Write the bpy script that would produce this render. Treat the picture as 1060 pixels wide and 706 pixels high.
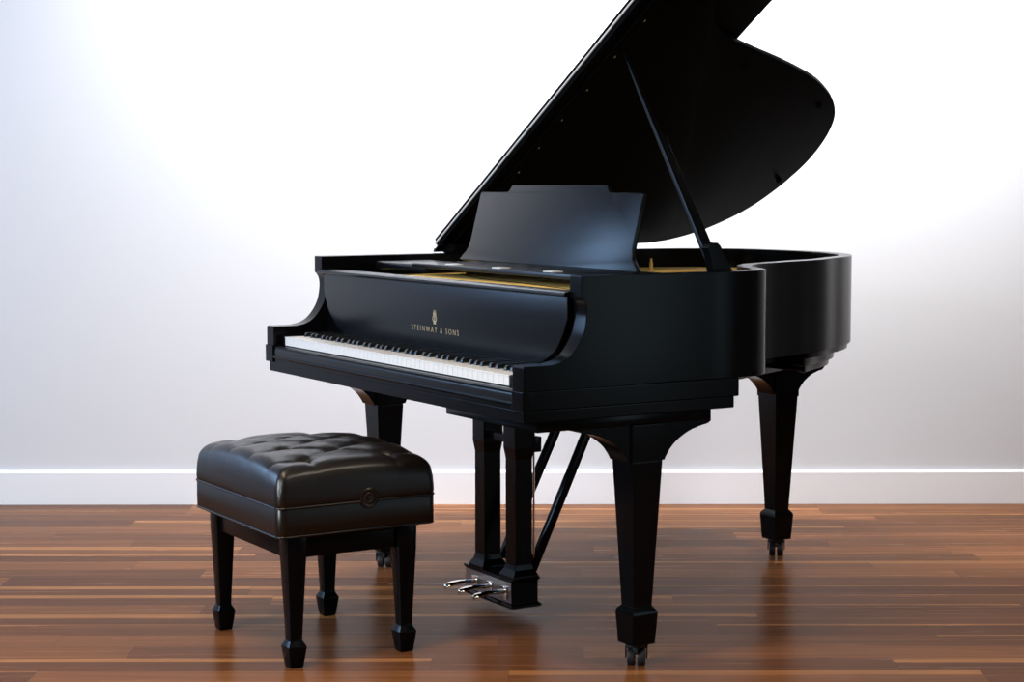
import bpy, bmesh, math, random
from mathutils import Vector, Matrix
random.seed(7)
for o in list(bpy.data.objects): bpy.data.objects.remove(o)
SC = bpy.context.scene
COL = SC.collection
R = math.radians

# ------------------------------------------------------------------ camera, world, lights, exposure
cd = bpy.data.cameras.new('camera'); cam = bpy.data.objects.new('camera', cd); COL.objects.link(cam)
cd.sensor_width = 36.0; cd.lens = 36.0 * 1887.8 / 1060.0; cd.clip_end = 60
PITCH, ROLL = 4.9077, 0.0572
cam.location = (0, 0, 1.1829)
cam.rotation_euler = (Matrix.Rotation(R(90 - PITCH), 3, 'X') @ Matrix.Rotation(R(-ROLL), 3, 'Z')).to_euler()
SC.camera = cam
vs = SC.view_settings
SC.display_settings.display_device = 'sRGB'
vs.view_transform = 'Standard'; vs.look = 'None'; vs.gamma = 1.0; vs.use_curve_mapping = False
vs.exposure = 0.0

w = bpy.data.worlds.new('world'); SC.world = w; w.use_nodes = True
w.node_tree.nodes['Background'].inputs[0].default_value = (0.8, 0.85, 1.0, 1)
w.node_tree.nodes['Background'].inputs[1].default_value = 0.05

WALL_Y = 6.71
ROOM_L, ROOM_R, ROOM_F, CEIL = -4.2, 4.6, -3.6, 3.1
WY1, WY2 = 5.85, 1.2
def area(name, loc, target, size, power, col, size_y=None, spread=180):
    l = bpy.data.lights.new(name, 'AREA'); l.energy = power; l.color = col; l.size = size
    if size_y: l.shape = 'RECTANGLE'; l.size_y = size_y
    l.spread = R(spread)
    o = bpy.data.objects.new(name, l); COL.objects.link(o); o.location = loc
    o.rotation_euler = (Vector(target) - Vector(loc)).to_track_quat('-Z', 'Y').to_euler()
    return o
# track of wall washers on the ceiling above the piano, aimed at the back wall
area('wall_washer_light', (-0.85, 5.6, 3.02), (-0.75, 6.71, 1.7), 0.35, 21, (0.98, 0.985, 1.0), 0.2, 110)
area('wall_washer_light', (0.45, 5.6, 3.02), (0.45, 6.71, 1.7), 0.35, 34, (0.98, 0.985, 1.0), 0.2, 110)
area('wall_washer_light', (1.6, 5.6, 3.02), (1.5, 6.71, 1.8), 0.35, 27, (1.0, 0.98, 0.96), 0.2, 110)
# warm ceiling light over the open floor
area('ceiling_and_fill_light', (-0.9, 3.6, 3.05), (-0.9, 3.8, 0.0), 1.2, 36, (1.0, 0.78, 0.55), 1.2, 150)
area('ceiling_and_fill_light', (1.9, 3.3, 3.05), (1.2, 4.4, 0.0), 1.0, 34, (1.0, 0.86, 0.70), 1.0, 150)  # added overhead fill, put in to brighten the gold plate
# cool daylight through the far left-wall window; the near one is an addition
area('window_and_fill_light', (ROOM_L + 0.12, WY1, 1.75), (0, WY1 - 0.9, 0.9), 0.9, 58, (0.38, 0.62, 1.0), 1.5)
area('window_and_fill_light', (ROOM_L + 0.12, WY2, 1.75), (0, WY2 + 1.6, 0.9), 0.9, 225, (0.84, 0.92, 1.0), 1.5)  # added near-window light, put in to brighten the white key fronts
# added light strip on the right, shaped for the treble-side highlight
area('window_and_fill_light', (ROOM_R - 0.12, 2.45, 1.25), (0, 3.2, 1.0), 0.34, 9, (0.62, 0.88, 1.0), 2.1)

# ------------------------------------------------------------------ materials
def mat(name, base, rough=0.5, metal=0.0, spec=0.5, coat=0.0, bump=None):
    m = bpy.data.materials.new(name); m.use_nodes = True
    nt = m.node_tree; b = nt.nodes['Principled BSDF']
    b.inputs['Base Color'].default_value = (*base, 1); b.inputs['Roughness'].default_value = rough
    b.inputs['Metallic'].default_value = metal; b.inputs['Specular IOR Level'].default_value = spec
    b.inputs['Coat Weight'].default_value = coat
    if bump:
        sc, st, dist, stretch = bump
        tc = nt.nodes.new('ShaderNodeTexCoord'); mp = nt.nodes.new('ShaderNodeMapping'); n = nt.nodes.new('ShaderNodeTexNoise'); bp = nt.nodes.new('ShaderNodeBump')
        mp.inputs['Scale'].default_value = stretch; n.inputs['Scale'].default_value = sc; n.inputs['Detail'].default_value = 6
        bp.inputs['Strength'].default_value = st; bp.inputs['Distance'].default_value = dist
        nt.links.new(tc.outputs['Object'], mp.inputs[0]); nt.links.new(mp.outputs[0], n.inputs['Vector'])
        nt.links.new(n.outputs[0], bp.inputs['Height']); nt.links.new(bp.outputs[0], b.inputs['Normal'])
        rr = nt.nodes.new('ShaderNodeMapRange'); rr.inputs[3].default_value = max(0.02, rough - 0.04); rr.inputs[4].default_value = rough + 0.04
        nt.links.new(n.outputs[0], rr.inputs[0]); nt.links.new(rr.outputs[0], b.inputs['Roughness'])
    return m
EBONY = mat('satin_ebony_lacquer', (0.0022, 0.0024, 0.003), 0.21, spec=0.11)
LIDM = mat('satin_ebony_lid', (0.0022, 0.0022, 0.0025), 0.35, spec=0.006)
EBONY_TOP = mat('satin_ebony_board', (0.0035, 0.0042, 0.0055), 0.27, spec=0.27)
GOLD = mat('bronze_gold_plate', (1.0, 0.70, 0.20), 0.5, metal=0.0)
WOOD_SB = mat('spruce_soundboard', (0.55, 0.33, 0.13), 0.4)
IVORY = mat('white_key_plastic', (0.86, 0.86, 0.84), 0.18, spec=0.5)
KEYBLACK = mat('black_key_plastic', (0.008, 0.008, 0.008), 0.22)
CHROME = mat('polished_metal', (0.85, 0.80, 0.72), 0.12, metal=1.0)
NICKEL = mat('nickel_hinge', (0.75, 0.75, 0.76), 0.5, metal=0.3)
STEEL = mat('brushed_steel', (0.42, 0.42, 0.42), 0.3, metal=1.0)
STRINGM = mat('copper_string', (0.55, 0.30, 0.14), 0.35, metal=1.0)
FELT = mat('dark_red_felt', (0.05, 0.006, 0.005), 0.95)
LOGO = mat('gold_leaf_lettering', (0.50, 0.42, 0.27), 0.45, metal=0.2)
RUBBER = mat('black_rubber', (0.012, 0.012, 0.014), 0.55)
LEATHER = mat('black_leather', (0.007, 0.005, 0.004), 0.33, spec=0.5, bump=(260, 0.18, 0.0006, (1, 1, 1)))
WHITEP = mat('white_trim_paint', (0.88, 0.91, 0.96), 0.35)
WALLP = mat('white_wall_paint', (0.69, 0.71, 0.75), 0.75, spec=0.3)
CEILP = mat('ceiling_paint', (0.7, 0.7, 0.7), 0.9)
DARKW = mat('dark_grey_wall_paint', (0.16, 0.16, 0.17), 0.9)
GLASSW = mat('window_glass', (0.6, 0.7, 0.8), 0.05)

def floor_mat():
    m = bpy.data.materials.new('hardwood_planks'); m.use_nodes = True
    nt = m.node_tree; N = nt.nodes; L = nt.links; b = N['Principled BSDF']
    def math_(op, a, bb=None):
        n = N.new('ShaderNodeMath'); n.operation = op
        for i, v in enumerate((a, bb)):
            if v is None: continue
            if isinstance(v, (int, float)): n.inputs[i].default_value = v
            else: L.new(v, n.inputs[i])
        return n.outputs[0]
    tc = N.new('ShaderNodeTexCoord'); sp = N.new('ShaderNodeSeparateXYZ'); L.new(tc.outputs['Object'], sp.inputs[0])
    PW, PL = 0.118, 1.15
    row = math_('FLOOR', math_('DIVIDE', sp.outputs['Y'], PW))
    wn = N.new('ShaderNodeTexWhiteNoise'); wn.noise_dimensions = '1D'; L.new(row, wn.inputs['W'])
    xs = math_('ADD', math_('DIVIDE', sp.outputs['X'], PL), math_('MULTIPLY', wn.outputs['Value'], 17.3))
    colr = math_('FLOOR', xs)
    cb = N.new('ShaderNodeCombineXYZ'); L.new(row, cb.inputs[0]); L.new(colr, cb.inputs[1])
    w2 = N.new('ShaderNodeTexWhiteNoise'); w2.noise_dimensions = '2D'; L.new(cb.outputs[0], w2.inputs['Vector'])
    # long grain, offset per board
    off = N.new('ShaderNodeCombineXYZ'); L.new(math_('MULTIPLY', sp.outputs['X'], 0.9), off.inputs[0])
    L.new(math_('MULTIPLY', sp.outputs['Y'], 22.0), off.inputs[1]); L.new(math_('MULTIPLY', w2.outputs['Value'], 40.0), off.inputs[2])
    gn = N.new('ShaderNodeTexNoise'); gn.inputs['Scale'].default_value = 1.6; gn.inputs['Detail'].default_value = 7; gn.inputs['Roughness'].default_value = 0.62; gn.inputs['Distortion'].default_value = 0.6
    L.new(off.outputs[0], gn.inputs['Vector'])
    fy = math_('FRACT', math_('DIVIDE', sp.outputs['Y'], PW)); fx = math_('FRACT', xs)
    # heartwood tone per board, pale sapwood strip along one edge of some boards
    ramp = N.new('ShaderNodeValToRGB'); cr = ramp.color_ramp
    cr.elements[0].position = 0.0; cr.elements[0].color = (0.120, 0.044, 0.018, 1)
    cr.elements[1].position = 1.0; cr.elements[1].color = (0.270, 0.104, 0.038, 1)
    e = cr.elements.new(0.5); e.color = (0.172, 0.066, 0.024, 1)
    L.new(w2.outputs['Value'], ramp.inputs[0])
    w3 = N.new('ShaderNodeTexWhiteNoise'); w3.noise_dimensions = '3D'; c3 = N.new('ShaderNodeCombineXYZ'); L.new(row, c3.inputs[0]); L.new(colr, c3.inputs[1]); c3.inputs[2].default_value = 5.5
    L.new(c3.outputs[0], w3.inputs['Vector'])
    edge = math_('ADD', fy, math_('MULTIPLY', math_('SUBTRACT', gn.outputs[0], 0.5), 0.18))
    sapw = math_('SUBTRACT', 1.0, math_('MULTIPLY', math_('FRACT', math_('MULTIPLY', w3.outputs['Value'], 7.0)), 0.42))
    sr = N.new('ShaderNodeMapRange'); L.new(math_('SUBTRACT', edge, sapw), sr.inputs[0]); sr.inputs[1].default_value = -0.02; sr.inputs[2].default_value = 0.03
    has = math_('GREATER_THAN', w3.outputs['Value'], 0.50)
    sm = N.new('ShaderNodeMix'); sm.data_type = 'RGBA'; L.new(math_('MULTIPLY', sr.outputs[0], math_('MULTIPLY', has, 0.8)), sm.inputs[0])
    L.new(ramp.outputs[0], sm.inputs[6]); sm.inputs[7].default_value = (0.44, 0.190, 0.064, 1)
    g2 = N.new('ShaderNodeMapRange'); g2.inputs[1].default_value = 0.3; g2.inputs[2].default_value = 0.7; g2.inputs[3].default_value = 0.70; g2.inputs[4].default_value = 1.28
    L.new(gn.outputs[0], g2.inputs[0])
    sy = math_('LESS_THAN', fy, 0.018); sx = math_('LESS_THAN', fx, 0.0016)
    seam = math_('SUBTRACT', 1.0, math_('MULTIPLY', math_('MAXIMUM', sy, sx), 0.40))
    mul = math_('MULTIPLY', g2.outputs[0], seam)
    mx = N.new('ShaderNodeVectorMath'); mx.operation = 'SCALE'; L.new(sm.outputs[2], mx.inputs[0]); L.new(mul, mx.inputs['Scale'])
    L.new(mx.outputs[0], b.inputs['Base Color'])
    rr = N.new('ShaderNodeMapRange'); rr.inputs[3].default_value = 0.20; rr.inputs[4].default_value = 0.32; L.new(gn.outputs[0], rr.inputs[0])
    L.new(rr.outputs[0], b.inputs['Roughness']); b.inputs['Specular IOR Level'].default_value = 0.02
    bp = N.new('ShaderNodeBump'); bp.inputs['Strength'].default_value = 0.15; bp.inputs['Distance'].default_value = 0.001
    L.new(mul, bp.inputs['Height']); L.new(bp.outputs[0], b.inputs['Normal'])
    return m
FLOORM = floor_mat()

# ------------------------------------------------------------------ mesh helpers
def link(name, bm, m, parent=None, smooth=30, mats=None, wn=False):
    bmesh.ops.recalc_face_normals(bm, faces=bm.faces)
    me = bpy.data.meshes.new(name); bm.to_mesh(me); bm.free()
    me.materials.append(m)
    for x in (mats or []): me.materials.append(x)
    if smooth:
        for p in me.polygons: p.use_smooth = True
        me.set_sharp_from_angle(angle=R(smooth))
    o = bpy.data.objects.new(name, me); COL.objects.link(o)
    if parent is not None: o.parent = parent
    if wn: md = o.modifiers.new('weighted_normals', 'WEIGHTED_NORMAL'); md.keep_sharp = True; md.weight = 100
    return o
def bevel(bm, w, seg=2, ang=35, keep=None):
    bm.normal_update()
    es = [e for e in bm.edges if len(e.link_faces) == 2 and e.calc_face_angle(0) > R(ang) and (keep is None or keep(e))]
    if es: bmesh.ops.bevel(bm, geom=es, offset=w, segments=seg, profile=0.6, affect='EDGES', clamp_overlap=True)
def prism(pts, axis, a, b, bm=None, bev=0.0, seg=2, keep=None):
    """2D outline swept along an axis: 'z' takes (x,y), 'x' takes (y,z), 'y' takes (x,z)"""
    t = bmesh.new()
    f = {'z': lambda p, h: (p[0], p[1], h), 'x': lambda p, h: (h, p[0], p[1]), 'y': lambda p, h: (p[0], h, p[1])}[axis]
    v0 = [t.verts.new(f(p, a)) for p in pts]; v1 = [t.verts.new(f(p, b)) for p in pts]
    n = len(pts)
    t.faces.new(v0); t.faces.new(v1)
    for i in range(n): t.faces.new((v0[i], v0[(i + 1) % n], v1[(i + 1) % n], v1[i]))
    bmesh.ops.recalc_face_normals(t, faces=t.faces)
    if bev: bevel(t, bev, seg, keep=keep)
    return merge(bm, t)
def merge(bm, t, M=None):
    if M is not None: bmesh.ops.transform(t, matrix=M, verts=t.verts)
    if bm is None: return t
    me = bpy.data.meshes.new('tmp'); t.to_mesh(me); t.free(); bm.from_mesh(me); bpy.data.meshes.remove(me)
    return bm
def box(x0, x1, y0, y1, z0, z1, bm=None, bev=0.0, seg=2):
    return prism([(x0, y0), (x1, y0), (x1, y1), (x0, y1)], 'z', z0, z1, bm, bev, seg)
def frustum(sections, bm=None, bev=0.0, seg=2, cx=0, cy=0):
    """square sections: (half_x, half_y, z)"""
    t = bmesh.new(); rings = []
    for hx, hy, z in sections:
        rings.append([t.verts.new((cx + sx * hx, cy + sy * hy, z)) for sx, sy in ((-1, -1), (1, -1), (1, 1), (-1, 1))])
    t.faces.new(rings[0]); t.faces.new(rings[-1])
    for a, b in zip(rings, rings[1:]):
        for i in range(4): t.faces.new((a[i], a[(i + 1) % 4], b[(i + 1) % 4], b[i]))
    bmesh.ops.recalc_face_normals(t, faces=t.faces)
    if bev: bevel(t, bev, seg, ang=8)
    return merge(bm, t)
def tube(a, b, r, bm=None, seg=12, r2=None, caps=True):
    a, b = Vector(a), Vector(b); d = b - a
    t = bmesh.new(); bmesh.ops.create_cone(t, cap_ends=caps, segments=seg, radius1=r, radius2=r if r2 is None else r2, depth=d.length)
    M = Matrix.Translation((a + b) / 2) @ d.to_track_quat('Z', 'Y').to_matrix().to_4x4()
    return merge(bm, t, M)
def beam(a, b, wx, wy, bm=None, up=(0, 1, 0), bev=0.002, w2=None):
    """rectangular bar from a to b, width wx across, wy along up"""
    a, b = Vector(a), Vector(b); d = (b - a); z = d.normalized(); y = (Vector(up) - z * z.dot(Vector(up))).normalized(); x = y.cross(z)
    k = w2 or (wx, wy)
    t = frustum([(wx / 2, wy / 2, 0), (k[0] / 2, k[1] / 2, d.length)], None, bev)
    M = Matrix.Translation(a) @ Matrix((x, y, z)).transposed().to_4x4()
    return merge(bm, t, M)
def lathe(prof, bm=None, seg=24, M=None):
    t = bmesh.new(); rings = []
    for r, z in prof:
        rings.append([t.verts.new((max(r, 1e-4) * math.cos(2 * math.pi * i / seg), max(r, 1e-4) * math.sin(2 * math.pi * i / seg), z)) for i in range(seg)])
    t.faces.new(rings[0]); t.faces.new(rings[-1])
    for a, b in zip(rings, rings[1:]):
        for i in range(seg): t.faces.new((a[i], a[(i + 1) % seg], b[(i + 1) % seg], b[i]))
    bmesh.ops.recalc_face_normals(t, faces=t.faces)
    return merge(bm, t, M)
def catmull(P, n=8, closed=False):
    out = []; N_ = len(P)
    for i in range(N_ if closed else N_ - 1):
        g = (lambda k: P[k % N_]) if closed else (lambda k: P[min(max(k, 0), N_ - 1)])
        p0, p1, p2, p3 = g(i - 1), g(i), g(i + 1), g(i + 2)
        def kn(a, b): return max(math.dist(a, b), 1e-6) ** 0.5
        t0 = 0; t1 = t0 + kn(p0, p1); t2 = t1 + kn(p1, p2); t3 = t2 + kn(p2, p3)
        for j in range(n):
            t = t1 + (t2 - t1) * j / n
            def lp(a, b, ta, tb):
                u = (t - ta) / (tb - ta) if tb - ta > 1e-9 else 0
                return tuple(x + (y - x) * u for x, y in zip(a, b))
            A1 = lp(p0, p1, t0, t1) if t1 - t0 > 1e-3 else p1; A2 = lp(p1, p2, t1, t2); A3 = lp(p2, p3, t2, t3) if t3 - t2 > 1e-3 else p2
            B1 = lp(A1, A2, t0, t2); B2 = lp(A2, A3, t1, t3); out.append(lp(B1, B2, t1, t2))
    if not closed: out.append(tuple(P[-1]))
    return out
def offset(path, d):
    """shift an open path to its left by d"""
    out = []
    for i, p in enumerate(path):
        a = path[max(i - 1, 0)]; b = path[min(i + 1, len(path) - 1)]
        t = Vector((b[0] - a[0], b[1] - a[1])).normalized()
        out.append((p[0] - t.y * d, p[1] + t.x * d))
    return out
def empty(name, loc, rz=0, label=None, cat=None, group=None):
    o = bpy.data.objects.new(name, None); COL.objects.link(o); o.location = loc; o.rotation_euler = (0, 0, rz); o.empty_display_size = 0.2
    if label: o['label'] = label
    if cat: o['category'] = cat
    if group: o['group'] = group
    return o
def structure(o, label=None):
    o['kind'] = 'structure'
    if label: o['label'] = label
    return o
def copy_tree(o, parent=None):
    c = o.copy(); COL.objects.link(c); c.parent = parent
    for ch in list(o.children): copy_tree(ch, c)
    return c

# ------------------------------------------------------------------ room
T = 0.12
structure(link('floor', box(ROOM_L - T, ROOM_R + T, ROOM_F - T, WALL_Y + T, -0.08, 0.0), FLOORM, smooth=0), 'brown hardwood strip floor')
structure(link('wall_back', box(ROOM_L - T, ROOM_R + T, WALL_Y, WALL_Y + T, 0, CEIL), WALLP, smooth=0), 'white wall behind the piano')
def wall_with_windows(name, x0, x1, openings, wz0, wz1, m):
    y = ROOM_F; bm = bmesh.new()
    for c, h in openings:
        box(x0, x1, y, c - h, 0, CEIL, bm); box(x0, x1, c - h, c + h, 0, wz0, bm); box(x0, x1, c - h, c + h, wz1, CEIL, bm); y = c + h
    box(x0, x1, y, WALL_Y, 0, CEIL, bm)
    return structure(link(name, bm, m, smooth=0))
wall_with_windows('wall_left', ROOM_L - T, ROOM_L, ((WY2, .45), (WY1, .45)), 1.0, 2.5, DARKW)
wall_with_windows('wall_right', ROOM_R, ROOM_R + T, ((2.45, .22),), 0.2, 2.3, DARKW)
structure(link('wall_front', box(ROOM_L - T, ROOM_R + T, ROOM_F - T, ROOM_F, 0, CEIL), DARKW, smooth=0))
structure(link('ceiling', box(ROOM_L - T, ROOM_R + T, ROOM_F - T, WALL_Y + T, CEIL, CEIL + T), DARKW, smooth=0))
def window(name, x, y0, y1, z0, z1):
    bm = box(x - .03, x + .03, y0, y0 + .05, z0, z1); box(x - .03, x + .03, y1 - .05, y1, z0, z1, bm)
    box(x - .03, x + .03, y0, y1, z0, z0 + .05, bm); box(x - .03, x + .03, y0, y1, z1 - .05, z1, bm)
    structure(link(name, bm, WHITEP, smooth=0))
window('window_1', ROOM_L - .06, WY1 - .45, WY1 + .45, 1.0, 2.5)
window('added_window_left', ROOM_L - .06, WY2 - .45, WY2 + .45, 1.0, 2.5)  # added unseen frame around the light for the key fronts
window('added_window_right', ROOM_R + .06, 2.23, 2.67, 0.2, 2.3)  # added unseen frame, narrowed to shape the highlight on the treble side
bb = [(WALL_Y, 0), (WALL_Y - 0.016, 0), (WALL_Y - 0.016, 0.118), (WALL_Y - 0.012, 0.1235), (WALL_Y - 0.006, 0.1265), (WALL_Y, 0.1265)]
structure(link('baseboard_back', prism(bb, 'x', ROOM_L, ROOM_R), WHITEP), 'white baseboard')

# ------------------------------------------------------------------ grand piano
PX, PY, YAW, W = 0.0267, 4.189, 0.5449, 1.468
ZT, ZR = 0.968, 0.703            # rim top, rim bottom
piano = empty('grand_piano', (PX, PY, 0), YAW - math.pi / 2,
              'satin black grand piano with raised lid and open keyboard standing before the white wall', 'piano')
treble_pts = [(0, .30), (0, .42), (0, .54), (0, .63), (-.010, .69), (-.045, .748), (-.10, .785), (-.165, .815), (-.235, .855), (-.295, .915), (-.335, .99),
              (-.375, 1.09), (-.415, 1.20), (-.455, 1.30), (-.500, 1.40), (-.545, 1.475), (-.605, 1.553), (-.673, 1.614), (-.75, 1.657), (-.851, 1.69),
              (-.974, 1.707), (-1.133, 1.695), (-1.259, 1.655), (-1.370, 1.572), (-1.435, 1.47), (-1.462, 1.35), (-W, 1.22), (-W, 1.0), (-W, .65), (-W, .30)]
OUT_LID = catmull(treble_pts, 6)
OUT = catmull([(x - .010, y - .013) if y > 1.3 and x > -1.2 else (x, y) for x, y in treble_pts], 6)
INN = offset(OUT, 0.040)
# rim: outer wall with arms in one piece (arms carry the scrolled cut-out)
arm_prof = [(0.0, ZR), (0.0, .760)] + [(.003, .763)] + catmull([(.074, .763), (.105, .769), (.129, .782), (.150, .805), (.165, .832), (.172, .860), (.174, .884), (.170, .905), (.162, .917)], 4) + \
           [(.159, .918), (.159, ZT), (.30, ZT), (.30, ZR)]
def not_join(e):
    return not all(abs(v.co.y - .30) < 1e-5 for v in e.verts)
bm = bmesh.new()
ARM = 0.050
for x0, x1 in ((-ARM, 0), (-W, -W + ARM)):
    prism(arm_prof, 'x', x0, x1, bm, bev=0.0018, keep=not_join)
t = bmesh.new(); vv = []
for (a, b) in zip(OUT, INN):
    vv.append([t.verts.new((a[0], a[1], ZR)), t.verts.new((a[0], a[1], ZT)), t.verts.new((b[0], b[1], ZT)), t.verts.new((b[0], b[1], ZR))])
for a, b in zip(vv, vv[1:]):
    for i in range(4): t.faces.new((a[i], a[(i + 1) % 4], b[(i + 1) % 4], b[i]))
t.faces.new(vv[0]); t.faces.new(vv[-1])
bmesh.ops.recalc_face_normals(t, faces=t.faces)
bevel(t, 0.003, 2, ang=60, keep=not_join)
merge(bm, t)
link('rim', bm, EBONY, piano, smooth=32, wn=True)

# key bed: two stepped layers running under arms and rim
bm = box(-W + .002, -.002, .001, .632, .657, ZR, None, 0.003)
box(-W + .006, -.006, .004, .620, .628, .657, bm, 0.003)
link('keybed', bm, EBONY, piano, wn=True)
bm = box(-W - .003, -W + ARM, -.004, .03, .657, ZR + .004, None, .002); 
link('arm_block', bm, EBONY, piano, wn=True)
bm = box(-ARM, .001, -.003, .03, .657, ZR + .0, None, .002)
link('arm_block', bm, EBONY, piano, wn=True)
# key slip: rounded rail in front of the keys
ks = [(.002, .657), (.0, .690)] + [(.0 + .010 * (1 - math.cos(a)), .690 + .016 * math.sin(a)) for a in [R(15 * i) for i in range(1, 7)]] + [(.022, .706), (.022, .657)]
link('key_slip', prism(ks, 'x', -W + ARM, -ARM, None), EBONY_TOP, piano, smooth=40)
link('keybed_bead', prism([(-.002, .668), (-.004, .672), (-.002, .676), (.003, .676), (.003, .668)], 'x', -W + ARM, -ARM), EBONY, piano)
# lower plate that carries lyre and treble leg, and the bass one
link('bottom_plate', box(-.450, -.016, .045, .556, .603, .629, None, .003), EBONY, piano)
link('bottom_plate', box(-W + .016, -1.12, .16, .556, .603, .629, None, .003), EBONY, piano)
# underside beams and tail board
under = [q for q in offset(OUT, 0.10) if q[1] > .60]
link('bottom_board', prism(under, 'z', .672, .701), EBONY, piano)
tail = [q for q in offset(OUT, 0.010) if q[1] > 1.20]
link('bottom_board', prism(tail, 'z', .686, .7025, None, .002), EBONY, piano)
tail = [q for q in offset(OUT, 0.05) if q[1] > 1.24]
link('bottom_board', prism(tail, 'z', .655, .686, None, .003), EBONY, piano)
tail = [q for q in offset(OUT, 0.065) if q[1] > 1.28]
link('bottom_board', prism(tail, 'z', .634, .655, None, .004), EBONY, piano)
link('bottom_board', box(-1.02, -.86, 1.33, 1.64, .603, .634, None, .004), EBONY, piano)
bm = beam((-.35, .62, .65), (-.78, 1.45, .65), .07, .05, None, (0, 0, 1)); beam((-1.25, .62, .65), (-1.05, 1.45, .65), .07, .05, bm, (0, 0, 1))
link('underside_beam', bm, EBONY, piano)

# cheek blocks
link('cheek_block', box(-W + ARM, -1.386, .022, .158, ZR, .735, None, .004, 3), EBONY, piano)
link('cheek_block', box(-.1005, -ARM, .022, .158, ZR, .735, None, .004, 3), EBONY, piano)
# keys
K0, K1, NK = -1.384, -.1015, 52
kw = (K1 - K0) / NK
def white_key_mesh():
    t = box(.0005, kw - .0005, .022, .170, .7085, .7325, None)
    box(.0005, kw - .0005, .0205, .17, .7310, .7338, t, .0007)
    return t
first = None
for i in range(NK):
    if first is None: first = o = link('white_key', white_key_mesh(), IVORY, piano)
    else: o = first.copy(); COL.objects.link(o)
    o.location = (K0 + i * kw, 0, 0)
def black_key_mesh():
    h = kw * .235
    return prism([(.070, .730), (.0735, .742), (.0785, .7455), (.165, .7465), (.165, .730)], 'x', -h, h, None, .0018, 2)
first = None
# A0 is white key 0; letters repeat A B C D E F G
for i in range(NK - 1):
    L_ = 'ABCDEFG'[i % 7]
    if L_ in 'BE': continue
    sh = {'C': -.12, 'D': .12, 'F': -.15, 'G': 0, 'A': .15}[L_] * kw
    if first is None: first = o = link('black_key', black_key_mesh(), KEYBLACK, piano)
    else: o = first.copy(); COL.objects.link(o)
    o.location = (K0 + (i + 1) * kw + sh, 0, 0)

# fallboard with rounded ends, cap moulding and recessed board
FB = [(-W + ARM + .012, .917)] + catmull([(-W + ARM + .012, .865), (-1.388, .828), (-1.355, .788), (-1.305, .758), (-1.235, .740), (-1.15, .7335)], 5) + [(-.734, .7335)]
FBr = [(-W - x, z) for x, z in reversed(FB[:-1])]
fb = link('fallboard', prism(FB + FBr, 'y', .160, .176, None, .003, 3), EBONY_TOP, piano)
capp = [(.146, .918), (.143, .922), (.145, .927), (.152, .930), (.196, .930), (.196, .917)]
link('fallboard_cap', prism(capp, 'x', -W + ARM + .001, -ARM - .001), EBONY_TOP, piano)
link('key_block_board', box(-W + ARM, -ARM, .178, .196, ZR, .917), EBONY, piano)

# lettering and lyre emblem on the fallboard
def text_obj(body, cx, z, height, width, y, parent, name):
    cu = bpy.data.curves.new('t', 'FONT'); cu.body = body; cu.size = height / 0.70; cu.extrude = 0.0004; cu.align_x = 'CENTER'; cu.space_character = 1.45; cu.offset = -0.0004
    ob = bpy.data.objects.new('t', cu); COL.objects.link(ob)
    bpy.context.view_layer.update()
    me = bpy.data.meshes.new_from_object(ob.evaluated_get(bpy.context.evaluated_depsgraph_get()))
    bpy.data.objects.remove(ob)
    xs = [v.co.x for v in me.vertices]; s = width / (max(xs) - min(xs)); m0 = (max(xs) + min(xs)) / 2
    for v in me.vertices:
        x, yy, zz = v.co; v.co = ((x - m0) * s, -zz, yy)
    me.materials.append(LOGO)
    o = bpy.data.objects.new(name, me); COL.objects.link(o); o.parent = parent; o.location = (cx, y, z)
    return o
text_obj('STEINWAY & SONS', -.716, .7865, .0150, .262, .1595, fb, 'lettering')
bm = bmesh.new()
def wire(pts, r=.0011):
    for a, b in zip(pts, pts[1:]): tube((a[0], 0, a[1]), (b[0], 0, b[1]), r, bm, 6)
side = catmull([(.0, .0055), (.0085, .008), (.0105, .016), (.0055, .022), (.0075, .028)], 5)
for s_ in (-1, 1):
    wire([(s_ * x, z) for x, z in side], .0016)
    tube((s_ * .0025, 0, .008), (s_ * .0025, 0, .026), .0006, bm, 6)
wire([(-.0085, .0285), (.0085, .0285)], .0012)
wire([(-.0055, .0045), (.0055, .0045)], .0016); wire([(-.0075, .0005), (.0075, .0005)], .0014)
tube((0, 0, .001), (0, 0, .034), .0011, bm, 6)
for s_ in (-1, 0, 1): tube((s_ * .004, 0, .031), (s_ * .006, 0, .0365), .0010, bm, 6)
o = link('lyre_emblem', bm, LOGO, fb); o.location = (-.715, .1592, .8105); o.scale = (1, .35, 1)

# interior: sound board, iron plate, struts, strings, tuning pins, dampers
inner = [q for q in offset(OUT, 0.041)]
inner = [(-.041, .200)] + inner + [(-W + .041, .200)]
link('soundboard', prism(inner, 'z', .80, .812), WOOD_SB, piano)
link('pin_block', box(-W + ARM, -ARM, .20, .42, .84, .893), EBONY, piano)
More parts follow.
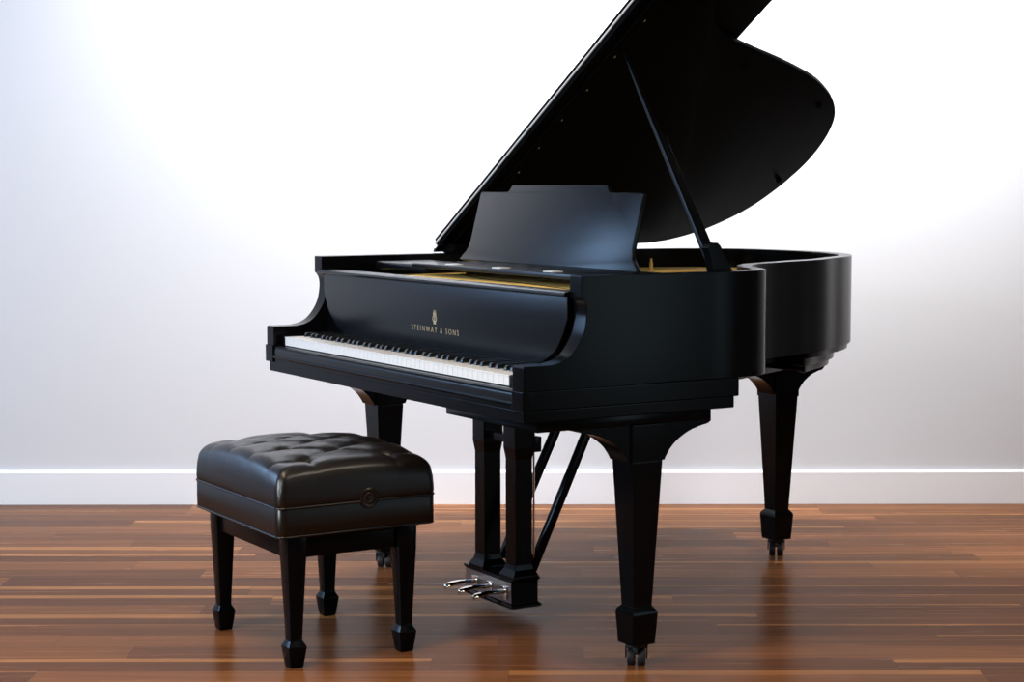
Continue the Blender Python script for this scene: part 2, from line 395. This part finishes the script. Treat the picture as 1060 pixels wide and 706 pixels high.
# plate outline with openings (2D curve with holes turned into a mesh)
def plate_mesh(loops, z0, z1):
    cu = bpy.data.curves.new('p', 'CURVE'); cu.dimensions = '2D'; cu.fill_mode = 'BOTH'; cu.extrude = (z1 - z0) / 2; cu.bevel_depth = 0.0
    for lp in loops:
        s = cu.splines.new('POLY'); s.points.add(len(lp) - 1)
        for pt, q in zip(s.points, lp): pt.co = (q[0], q[1], 0, 1)
        s.use_cyclic_u = True
    ob = bpy.data.objects.new('p', cu); COL.objects.link(ob); bpy.context.view_layer.update()
    me = bpy.data.meshes.new_from_object(ob.evaluated_get(bpy.context.evaluated_depsgraph_get())); bpy.data.objects.remove(ob)
    me.transform(Matrix.Translation((0, 0, (z0 + z1) / 2)))
    return me
pl = [(-.045, .215)] + [q for q in offset(OUT, 0.046)] + [(-1.345, .30), (-1.345, .215)]
holes = [[(-.10, .60), (-.14, .74), (-.30, .86), (-.34, .90), (-.34, .60)],
         [(-.40, .62), (-.40, 1.05), (-.50, 1.28), (-.62, 1.45), (-.66, 1.2), (-.66, .62)],
         [(-.80, .62), (-.80, .72), (-1.00, .80), (-1.08, .62)],
         [(-.75, 1.30), (-.72, 1.55), (-.85, 1.60), (-1.05, 1.61), (-1.10, 1.55)]]
me = plate_mesh([pl] + holes, .893, .906); me.materials.append(GOLD)
plate = bpy.data.objects.new('iron_plate', me); COL.objects.link(plate); plate.parent = piano
bm = bmesh.new()
for a, b in (((-.37, .34), (-.52, 1.34)), ((-.73, .34), (-.88, 1.60)), ((-1.08, .34), (-1.12, 1.60))):
    beam((*a, .9085), (*b, .9085), .022, .006, bm, (0, 0, 1), .002)
link('plate_strut', bm, GOLD, plate)
bm = bmesh.new()
pts_ = catmull([(-1.06, .44), (-.85, .36), (-.55, .33), (-.28, .285), (-.08, .25)], 6)
for a, b in zip(pts_, pts_[1:]): tube((*a, .9225), (*b, .9225), .0016, bm, 6)
link('felt_cord', bm, EBONY, plate)
link('plate_flange', prism([(-1.08, .200), (-.052, .200), (-.052, .50), (-1.08, .50)], 'z', .906, .922, None, .002), GOLD, plate)
bm = bmesh.new()
for r_ in range(3):
    for i in range(60): tube((-1.06 + i * .0166 + r_ * .005, .206 + r_ * .008, .922), (-1.06 + i * .0166 + r_ * .005, .206 + r_ * .008, .927), .0018, bm, 5)
o = link('tuning_pins', bm, STEEL, plate); o['kind'] = 'stuff'
bm = bmesh.new()
def iny(x):      # far end of the speaking length at this x
    ys = [q[1] for q in offset(OUT, .13) if abs(q[0] - x) < .03]
    return max(ys) if ys else .8
for i in range(70):
    x = -.10 - i * .018
    tube((x, .34, .888), (x - .03, min(iny(x - .02), 1.55) if x > -1.3 else 1.3, .888), .0007, bm, 4)
o = link('strings', bm, STRINGM, plate); o['kind'] = 'stuff'
link('damper_rail', box(-1.25, -.45, .56, .585, .907, .922, None, .003), EBONY, piano)
bm = tube((-1.242, 1.248, .906), (-1.242, 1.248, .932), .006); tube((-1.242, 1.248, .932), (-1.242, 1.248, .944), .0035, bm)
link('plate_screw', bm, GOLD, plate)

# music desk: tray with side blocks, hinged leaning board
tray = link('music_desk_tray', box(-1.105, -.100, .300, .560, .944, .957, None, .0025), EBONY_TOP, piano)
bm = box(-W + ARM + .005, -1.09, .335, .520, .926, .951, None, .010, 4)
link('music_desk_rail', bm, EBONY_TOP, piano)
link('music_desk_rail', box(-.11, -ARM - .002, .335, .560, .926, .951, None, .006, 3), EBONY_TOP, piano)
desk_half = [(0, 0), (.462, 0), (.464, .003), (.452, .016), (.437, .027), (.428, .040), (.424, .055)] + \
            [(.423, .08), (.4225, .13), (.4215, .188), (.419, .193), (.270, .193), (.262, .1950), (.256, .201), (.250, .209), (.243, .2125), (0, .2125)]
desk_half = [(x, z * 1.088 if z > .06 else z) for x, z in desk_half]
deskpts = [(x, z) for x, z in desk_half] + [(-x, z) for x, z in reversed(desk_half[1:-1])]
desk = link('music_desk', prism(deskpts, 'y', 0, .014, None, .002, 2), EBONY_TOP, piano)
desk.location = (-.770, .532, .957); desk.rotation_euler = (R(-14), 0, 0)
for x_ in (-.919 , -.66, -.40):
    bm = box(x_ - .022, x_ + .022, .318, .352, .9572, .9600, None, .0006); 
    link('hinge', bm, NICKEL, tray)

# lid: local frame on the hinge line, x away from the hinge
TH = 0.5530; YH = .585
lo = offset(OUT_LID, -0.008)
lid_pts = [(q[0] + W, q[1]) for q in lo]
lid_pts = [q for q in lid_pts if q[1] > YH + .01 and q[0] > 0.001]
lid_pts = [(W + .008, YH)] + lid_pts + [(0.0, 1.30), (0.0, YH)]
lid = link('lid', prism(lid_pts, 'z', 0, .016, None, .002, 2), LIDM, piano, smooth=30)
lid.location = (-W, 0, ZT + .015); lid.rotation_euler = (0, -TH, 0)
link('lid_batten', box(.02, W - .02, YH + .036, YH + .056, -.008, .0005, None, .001), LIDM, lid)
flap = link('folded_lid_flap', box(.0, W + .012, YH, YH + .438, .0175, .0335, None, .002), LIDM, lid)
bm = bmesh.new()
tube((.0, YH - .003, .0168), (W, YH - .003, .0168), .0030, bm, 8)
link('piano_hinge', bm, NICKEL, lid)
for u_ in (.449, .583, .729, .881, 1.041, 1.206):
    bm = lathe([(.004, -.0012), (.0045, -.0004), (.0045, .0004)], None, 12); o = link('screw', bm, STEEL, lid); o.location = (u_, YH + .072 - .008, .0)
for u_, y_ in ((1.018, 1.119), (.838, 1.526), (.408, 1.673)):
    o = link('rubber_bumper', lathe([(.007, -.010), (.009, -.006), (.009, 0)], None, 16), LIDM, lid); o.location = (u_, y_, 0)
for y_ in (.62, 1.15):
    bm = box(-.014, .03, y_ - .045, y_ + .045, -.006, -.001, None, .001); tube((-.004, y_ - .045, -.004), (-.004, y_ + .045, -.004), .006, bm, 10)
    o = link('lid_hinge', bm, EBONY, lid)

link('lid_block', box(-W + .002, -W + .075, YH + .015, YH + .16, ZT, ZT + .030, None, .008, 3), LIDM, piano)
# prop stick
pa, pb = Vector((-.060, .612, .935)), Vector((-.549, .660, 1.540))
def on(t_): return pa.lerp(pb, t_)
bm = beam(on(0), on(1), .016, .022, None, (0, 1, 0), .003, (.010, .012))
prop = link('lid_prop', bm, EBONY, piano, wn=True)
off = Vector((0, .017, 0))
bm = beam(on(.0) + Vector((0, .012, 0)), on(.62) + Vector((0, .013, 0)), .014, .020, None, (0, 1, 0), .003, (.010, .016))
link('short_prop', bm, EBONY, prop)
bm = prism([(.596, .93), (.592, .963), (.581, 1.010), (.573, 1.024), (.586, 1.036), (.604, 1.038), (.614, 1.030), (.624, 1.010), (.642, .980), (.658, .961), (.659, .93)], 'x', -.086, -.058, None, .002)
link('prop_shoe', bm, EBONY, prop, wn=True)

# legs
LX, LY = -.056, .361
def leg_top():
    # square block with shoulder, tapered shaft, spade foot
    t = frustum([(.033, .033, .055), (.038, .038, .132), (.036, .036, .140), (.027, .027, .150), (.044, .044, .505), (.044, .044, .513)], None, .0018)
    frustum([(.047, .047, .513), (.047, .047, .603)], t, .0018)
    return t
leg = link('leg', leg_top(), EBONY, piano, smooth=20, wn=True); leg.location = (LX, LY, 0)
# brackets: ogee fore and aft of the block
half = [(.047, .512), (.053, .512)] + catmull([(.057, .520), (.072, .541), (.094, .560), (.125, .577), (.163, .589), (.184, .593), (.194, .599)], 5) + [(.195, .603), (.047, .603)]
bm = prism(half, 'x', -.040, .040, None); prism([(-y, z) for y, z in half], 'x', -.040, .040, bm)
link('bracket', bm, EBONY, leg, smooth=30, wn=True)
bm = bmesh.new()
lathe([(.020, .047), (.026, .050), (.026, .056)], bm, 20)
tube((0, 0, .036), (0, 0, .050), .012, bm, 14)
prism([(-.022, .030), (-.026, .038), (-.020, .046), (.020, .046), (.026, .038), (.022, .030)], 'x', -.0045, .0045, bm, .001)
prism([(-.006, .018), (-.011, .036), (-.011, .047), (.011, .047), (.011, .036), (.006, .018)], 'x', -.0275, -.0240, bm, .001)
prism([(-.006, .018), (-.011, .036), (-.011, .047), (.011, .047), (.011, .036), (.006, .018)], 'x', .0240, .0275, bm, .001)
box(-.0275, .0275, -.011, .011, .0435, .050, bm, .001)
cast = link('caster', bm, RUBBER, leg); cast.rotation_euler = (0, 0, R(52))
# (wheels are part of the caster assembly)
wb = bmesh.new()
for sx in (-.0125, .0125):
    tube((sx - .0095, 0, .021), (sx + .0095, 0, .021), .021, wb, 24)
bmesh.ops.recalc_face_normals(wb, faces=wb.faces); bevel(wb, .003, 2, 50)
me2 = bpy.data.meshes.new('w'); wb.to_mesh(me2); wb.free()
b2 = bmesh.new(); b2.from_mesh(cast.data); b2.from_mesh(me2); b2.to_mesh(cast.data); b2.free()
for p in cast.data.polygons: p.use_smooth = True
cast.data.set_sharp_from_angle(angle=R(35))
l2 = copy_tree(leg, piano); l2.location = (-1.412, LY + .002, 0)
l3 = copy_tree(leg, piano); l3.location = (-.917, 1.512, 0)
for ch in l3.children:
    if ch.name.startswith('bracket'): ch.scale.y = .80

# pedal lyre
bm = frustum([(.136, .048, .030), (.136, .048, .037), (.1275, .041, .042), (.1275, .041, .101), (.132, .0455, .105), (.132, .0455, .112)], None, .0015)
lyre_c = (-.739, .381)
bmesh.ops.translate(bm, vec=(lyre_c[0], lyre_c[1], 0), verts=bm.verts)
for x_ in (-.797, -.630):
    frustum([(.040, .040, .112), (.040, .040, .120), (.030, .030, .136), (.0265, .0265, .150), (.0265, .0265, .440), (.031, .031, .470), (.031, .031, .628)], bm, .0015, cx=x_, cy=.372)
box(-.80, -.62, .357, .387, .478, .500, bm, .003)
box(-.84, -.59, .330, .420, .612, .629, bm, .002)
lyre = link('pedal_lyre', bm, EBONY, piano, smooth=20, wn=True)
link('pedal_plate', box(-.862, -.616, .3385, .3405, .044, .100), STEEL, lyre)
for i, x_ in enumerate((-.808, -.729, -.650)):
    t = bmesh.new(); prof = [(.300, .0085, .064), (.270, .0095, .066), (.245, .0125, .067), (.225, .0165, .066), (.210, .0170, .063), (.200, .012, .060), (.197, .005, .058)]
    rings = []
    prof = [(.338, .0075, .064)] + prof
    for y_, hw, z_ in prof:
        rings.append([t.verts.new((x_ + hw * math.cos(a) , y_, z_ + .0055 * math.sin(a))) for a in [R(30 * k) for k in range(12)]])
    t.faces.new(rings[0]); t.faces.new(rings[-1])
    for a, b in zip(rings, rings[1:]):
        for k in range(12): t.faces.new((a[k], a[(k + 1) % 12], b[(k + 1) % 12], b[k]))
    bmesh.ops.translate(t, vec=(.002, .040, .008), verts=t.verts)
    box(x_ - .016, x_ + .016, .334, .340, .052, .086, t, .001)
    link('pedal', t, CHROME, lyre, smooth=50)
link('brace', beam((-.617, .405, .130), (-.617, .650, .628), .022, .022, None, (0, 1, 0), .003), EBONY, lyre)
link('brace', beam((-.800, .420, .130), (-.800, .675, .628), .022, .022, None, (0, 1, 0), .003), EBONY, lyre)
bm = tube((-.614, .410, .11), (-.614, .410, .62), .0028)
link('trap_rod', bm, CHROME, lyre)
bm = box(-.632, -.596, .398, .424, .458, .500, None, .002)
link('rod_guide', bm, EBONY, lyre)

# ------------------------------------------------------------------ piano bench
def w2(x, y): return (PX + x * math.sin(YAW) + y * math.cos(YAW), PY - x * math.cos(YAW) + y * math.sin(YAW))
BX, BY = -.710, -.215
bench = empty('piano_bench', (*w2(BX, BY), 0), YAW - math.pi / 2,
              'black leather button-tufted piano bench with spade feet in front of the keyboard', 'bench')
HX, HY = .2735, .217
CXO, CYO = -.015, .014
# cushion: tufted top as a height field, then side walls
NX, NY = 96, 72
buttons = []
bx = [-.185, -.0925 * .67, .0925 * .67, .185]
rows = [(-.11, [-.19, -.063, .063, .19]), (0.0, [-.1265, 0, .1265]), (.11, [-.19, -.063, .063, .19])]
for y_, xs_ in rows:
    for x_ in xs_: buttons.append((x_, y_))
def seg_d(px_, py_, a, b):
    ax, ay = a; bx_, by_ = b; dx, dy = bx_ - ax, by_ - ay
    t_ = max(0, min(1, ((px_ - ax) * dx + (py_ - ay) * dy) / (dx * dx + dy * dy)))
    return math.hypot(px_ - ax - t_ * dx, py_ - ay - t_ * dy)
pleats = []
for i, a in enumerate(buttons):
    for b in buttons[i + 1:]:
        d = math.dist(a, b)
        if abs(a[1] - b[1]) > .05 and d < .14 and abs(a[1] - b[1]) < .15: pleats.append((a, b))
for x_, y_ in buttons:
    if abs(y_) > .1: pleats.append(((x_, y_), (x_, math.copysign(HY, y_))))
for y_ in (-.11, .11):
    for s_ in (-1, 1): pleats.append(((s_ * .19, y_), (s_ * HX, y_)))
def top_h(x, y):
    ex = (HX - abs(x)) / HX; ey = (HY - abs(y)) / HY
    dome = .025 * (1 - (x / HX) ** 2) ** .8 + .018 * (1 - (y / HY) ** 2) ** .8 if abs(x) < HX and abs(y) < HY else 0
    z = .484 + dome
    d1 = min(seg_d(x, y, a, b) for a, b in pleats); d2 = min(math.dist((x, y), b) for b in buttons)
    edge = min(1, max(0, min(HX - abs(x), HY - abs(y)) - .012) / .06)
    z -= (.006 * math.exp(-(d1 / .007) ** 2) + .009 * math.exp(-(d1 / .032) ** 2)) * (0.16 + .84 * edge)
    z -= .017 * math.exp(-(d2 / .018) ** 2)
    return z
bm = bmesh.new(); g = []
def sq(s):    # more samples near the edge
    return s
RO = .045
for j in range(NY + 1):
    r_ = []
    for i in range(NX + 1):
        x = -1 + 2 * i / NX; y = -1 + 2 * j / NY
        x = math.copysign(abs(x) ** .8, x) * HX; y = math.copysign(abs(y) ** .8, y) * HY
        z = top_h(x, y)
        # rounded shoulder, tighter rounding of the plan corners
        RS, RP = .042, .022
        dx = max(0, abs(x) - (HX - RS)); dy = max(0, abs(y) - (HY - RS)); dd = min(RS, (dx ** 6 + dy ** 6) ** (1 / 6))
        z -= RS * (1 - math.sqrt(max(0, 1 - (dd / RS) ** 2))) * .9
        dx = max(0, abs(x) - (HX - RP)); dy = max(0, abs(y) - (HY - RP)); m_ = math.hypot(dx, dy)
        if dx > 0 and dy > 0:
            k = max(dx, dy) / m_; x = math.copysign(abs(x) - dx + dx * k, x); y = math.copysign(abs(y) - dy + dy * k, y)
        r_.append(bm.verts.new((x, y, z)))
    g.append(r_)
for j in range(NY):
    for i in range(NX): bm.faces.new((g[j][i], g[j][i + 1], g[j + 1][i + 1], g[j + 1][i]))
loop = [g[0][i] for i in range(NX)] + [g[j][NX] for j in range(NY)] + [g[NY][NX - i] for i in range(NX)] + [g[NY - j][0] for j in range(NY)]
prev = loop
for zz, sc_ in ((.425, 1.006), (.412, 1.008), (.404, 1.004), (.400, .996), (.396, 1.004), (.36, 1.006), (.332, 1.003), (.328, .99)):
    nl = []
    for v0, v in zip(loop, prev):
        z = zz
        nl.append(bm.verts.new((v0.co.x * sc_, v0.co.y * sc_, z)))
    n = len(nl)
    for i in range(n): bm.faces.new((prev[i], prev[(i + 1) % n], nl[(i + 1) % n], nl[i]))
    prev = nl
bm.faces.new(prev)
cush = link('cushion', bm, LEATHER, bench, smooth=60)
def rrect(hx, hy, r, n=6):
    P = []
    for cx_, cy_, a0 in ((hx - r, hy - r, 0), (-hx + r, hy - r, 90), (-hx + r, -hy + r, 180), (hx - r, -hy + r, 270)):
        for k in range(n + 1): a = R(a0 + 90 * k / n); P.append((cx_ + r * math.cos(a), cy_ + r * math.sin(a)))
    return P
def piping(z, hx, hy, r, rad, name):
    P = rrect(hx, hy, r); b = bmesh.new()
    for a, c in zip(P, P[1:] + P[:1]): tube((*a, z), (*c, z), rad, b, 8, caps=False)
    bmesh.ops.remove_doubles(b, verts=b.verts, dist=.0006)
    return link(name, b, LEATHER, cush, smooth=80)
piping(.3995, HX + .0015, HY + .0015, .024, .0030, 'piping')
piping(.3285, HX + .0005, HY + .0005, .024, .0030, 'piping')
cush.location = (CXO, CYO, 0)
for x_, y_ in buttons:
    o = link('button', lathe([(.0085, -.003), (.0095, .0), (.008, .003), (.0045, .005), (.001, .0055)], None, 16), LEATHER, cush); o.location = (x_, y_, top_h(x_, y_) + .001)
o = link('height_knob', lathe([(.0, .0), (.024, .0), (.026, .002), (.026, .005), (.022, .007), (.019, .0055), (.015, .0055), (.013, .007), (.009, .007), (.007, .0055), (.003, .006)], None, 28), LEATHER, bench)
o.location = (HX + CXO - .001, .040, .407); o.rotation_euler = (0, R(90), 0)
# apron and legs
bm = bmesh.new()
for s_ in (-1, 1):
    box(-.235, .235, s_ * .163 - .010, s_ * .163 + .010, .272, .327, bm, .002)
    box(s_ * .235 - .010, s_ * .235 + .010, -.163, .163, .272, .327, bm, .002)
box(-.25, .25, -.175, .175, .318, .328, bm, .001)
link('apron', bm, EBONY, bench)
first = None
for sx in (-1, 1):
    for sy in (-1, 1):
        if first is None:
            first = o = link('leg', frustum([(.016, .016, .0), (.0175, .0175, .003), (.024, .024, .050), (.024, .024, .053), (.016, .016, .068), (.016, .016, .075), (.0245, .0245, .273), (.0255, .0255, .327)], None, .0015), EBONY, bench, smooth=20)
        else: o = first.copy(); COL.objects.link(o)
        o.location = (sx * .2255 + .0065, sy * .1525 - .002, 0)
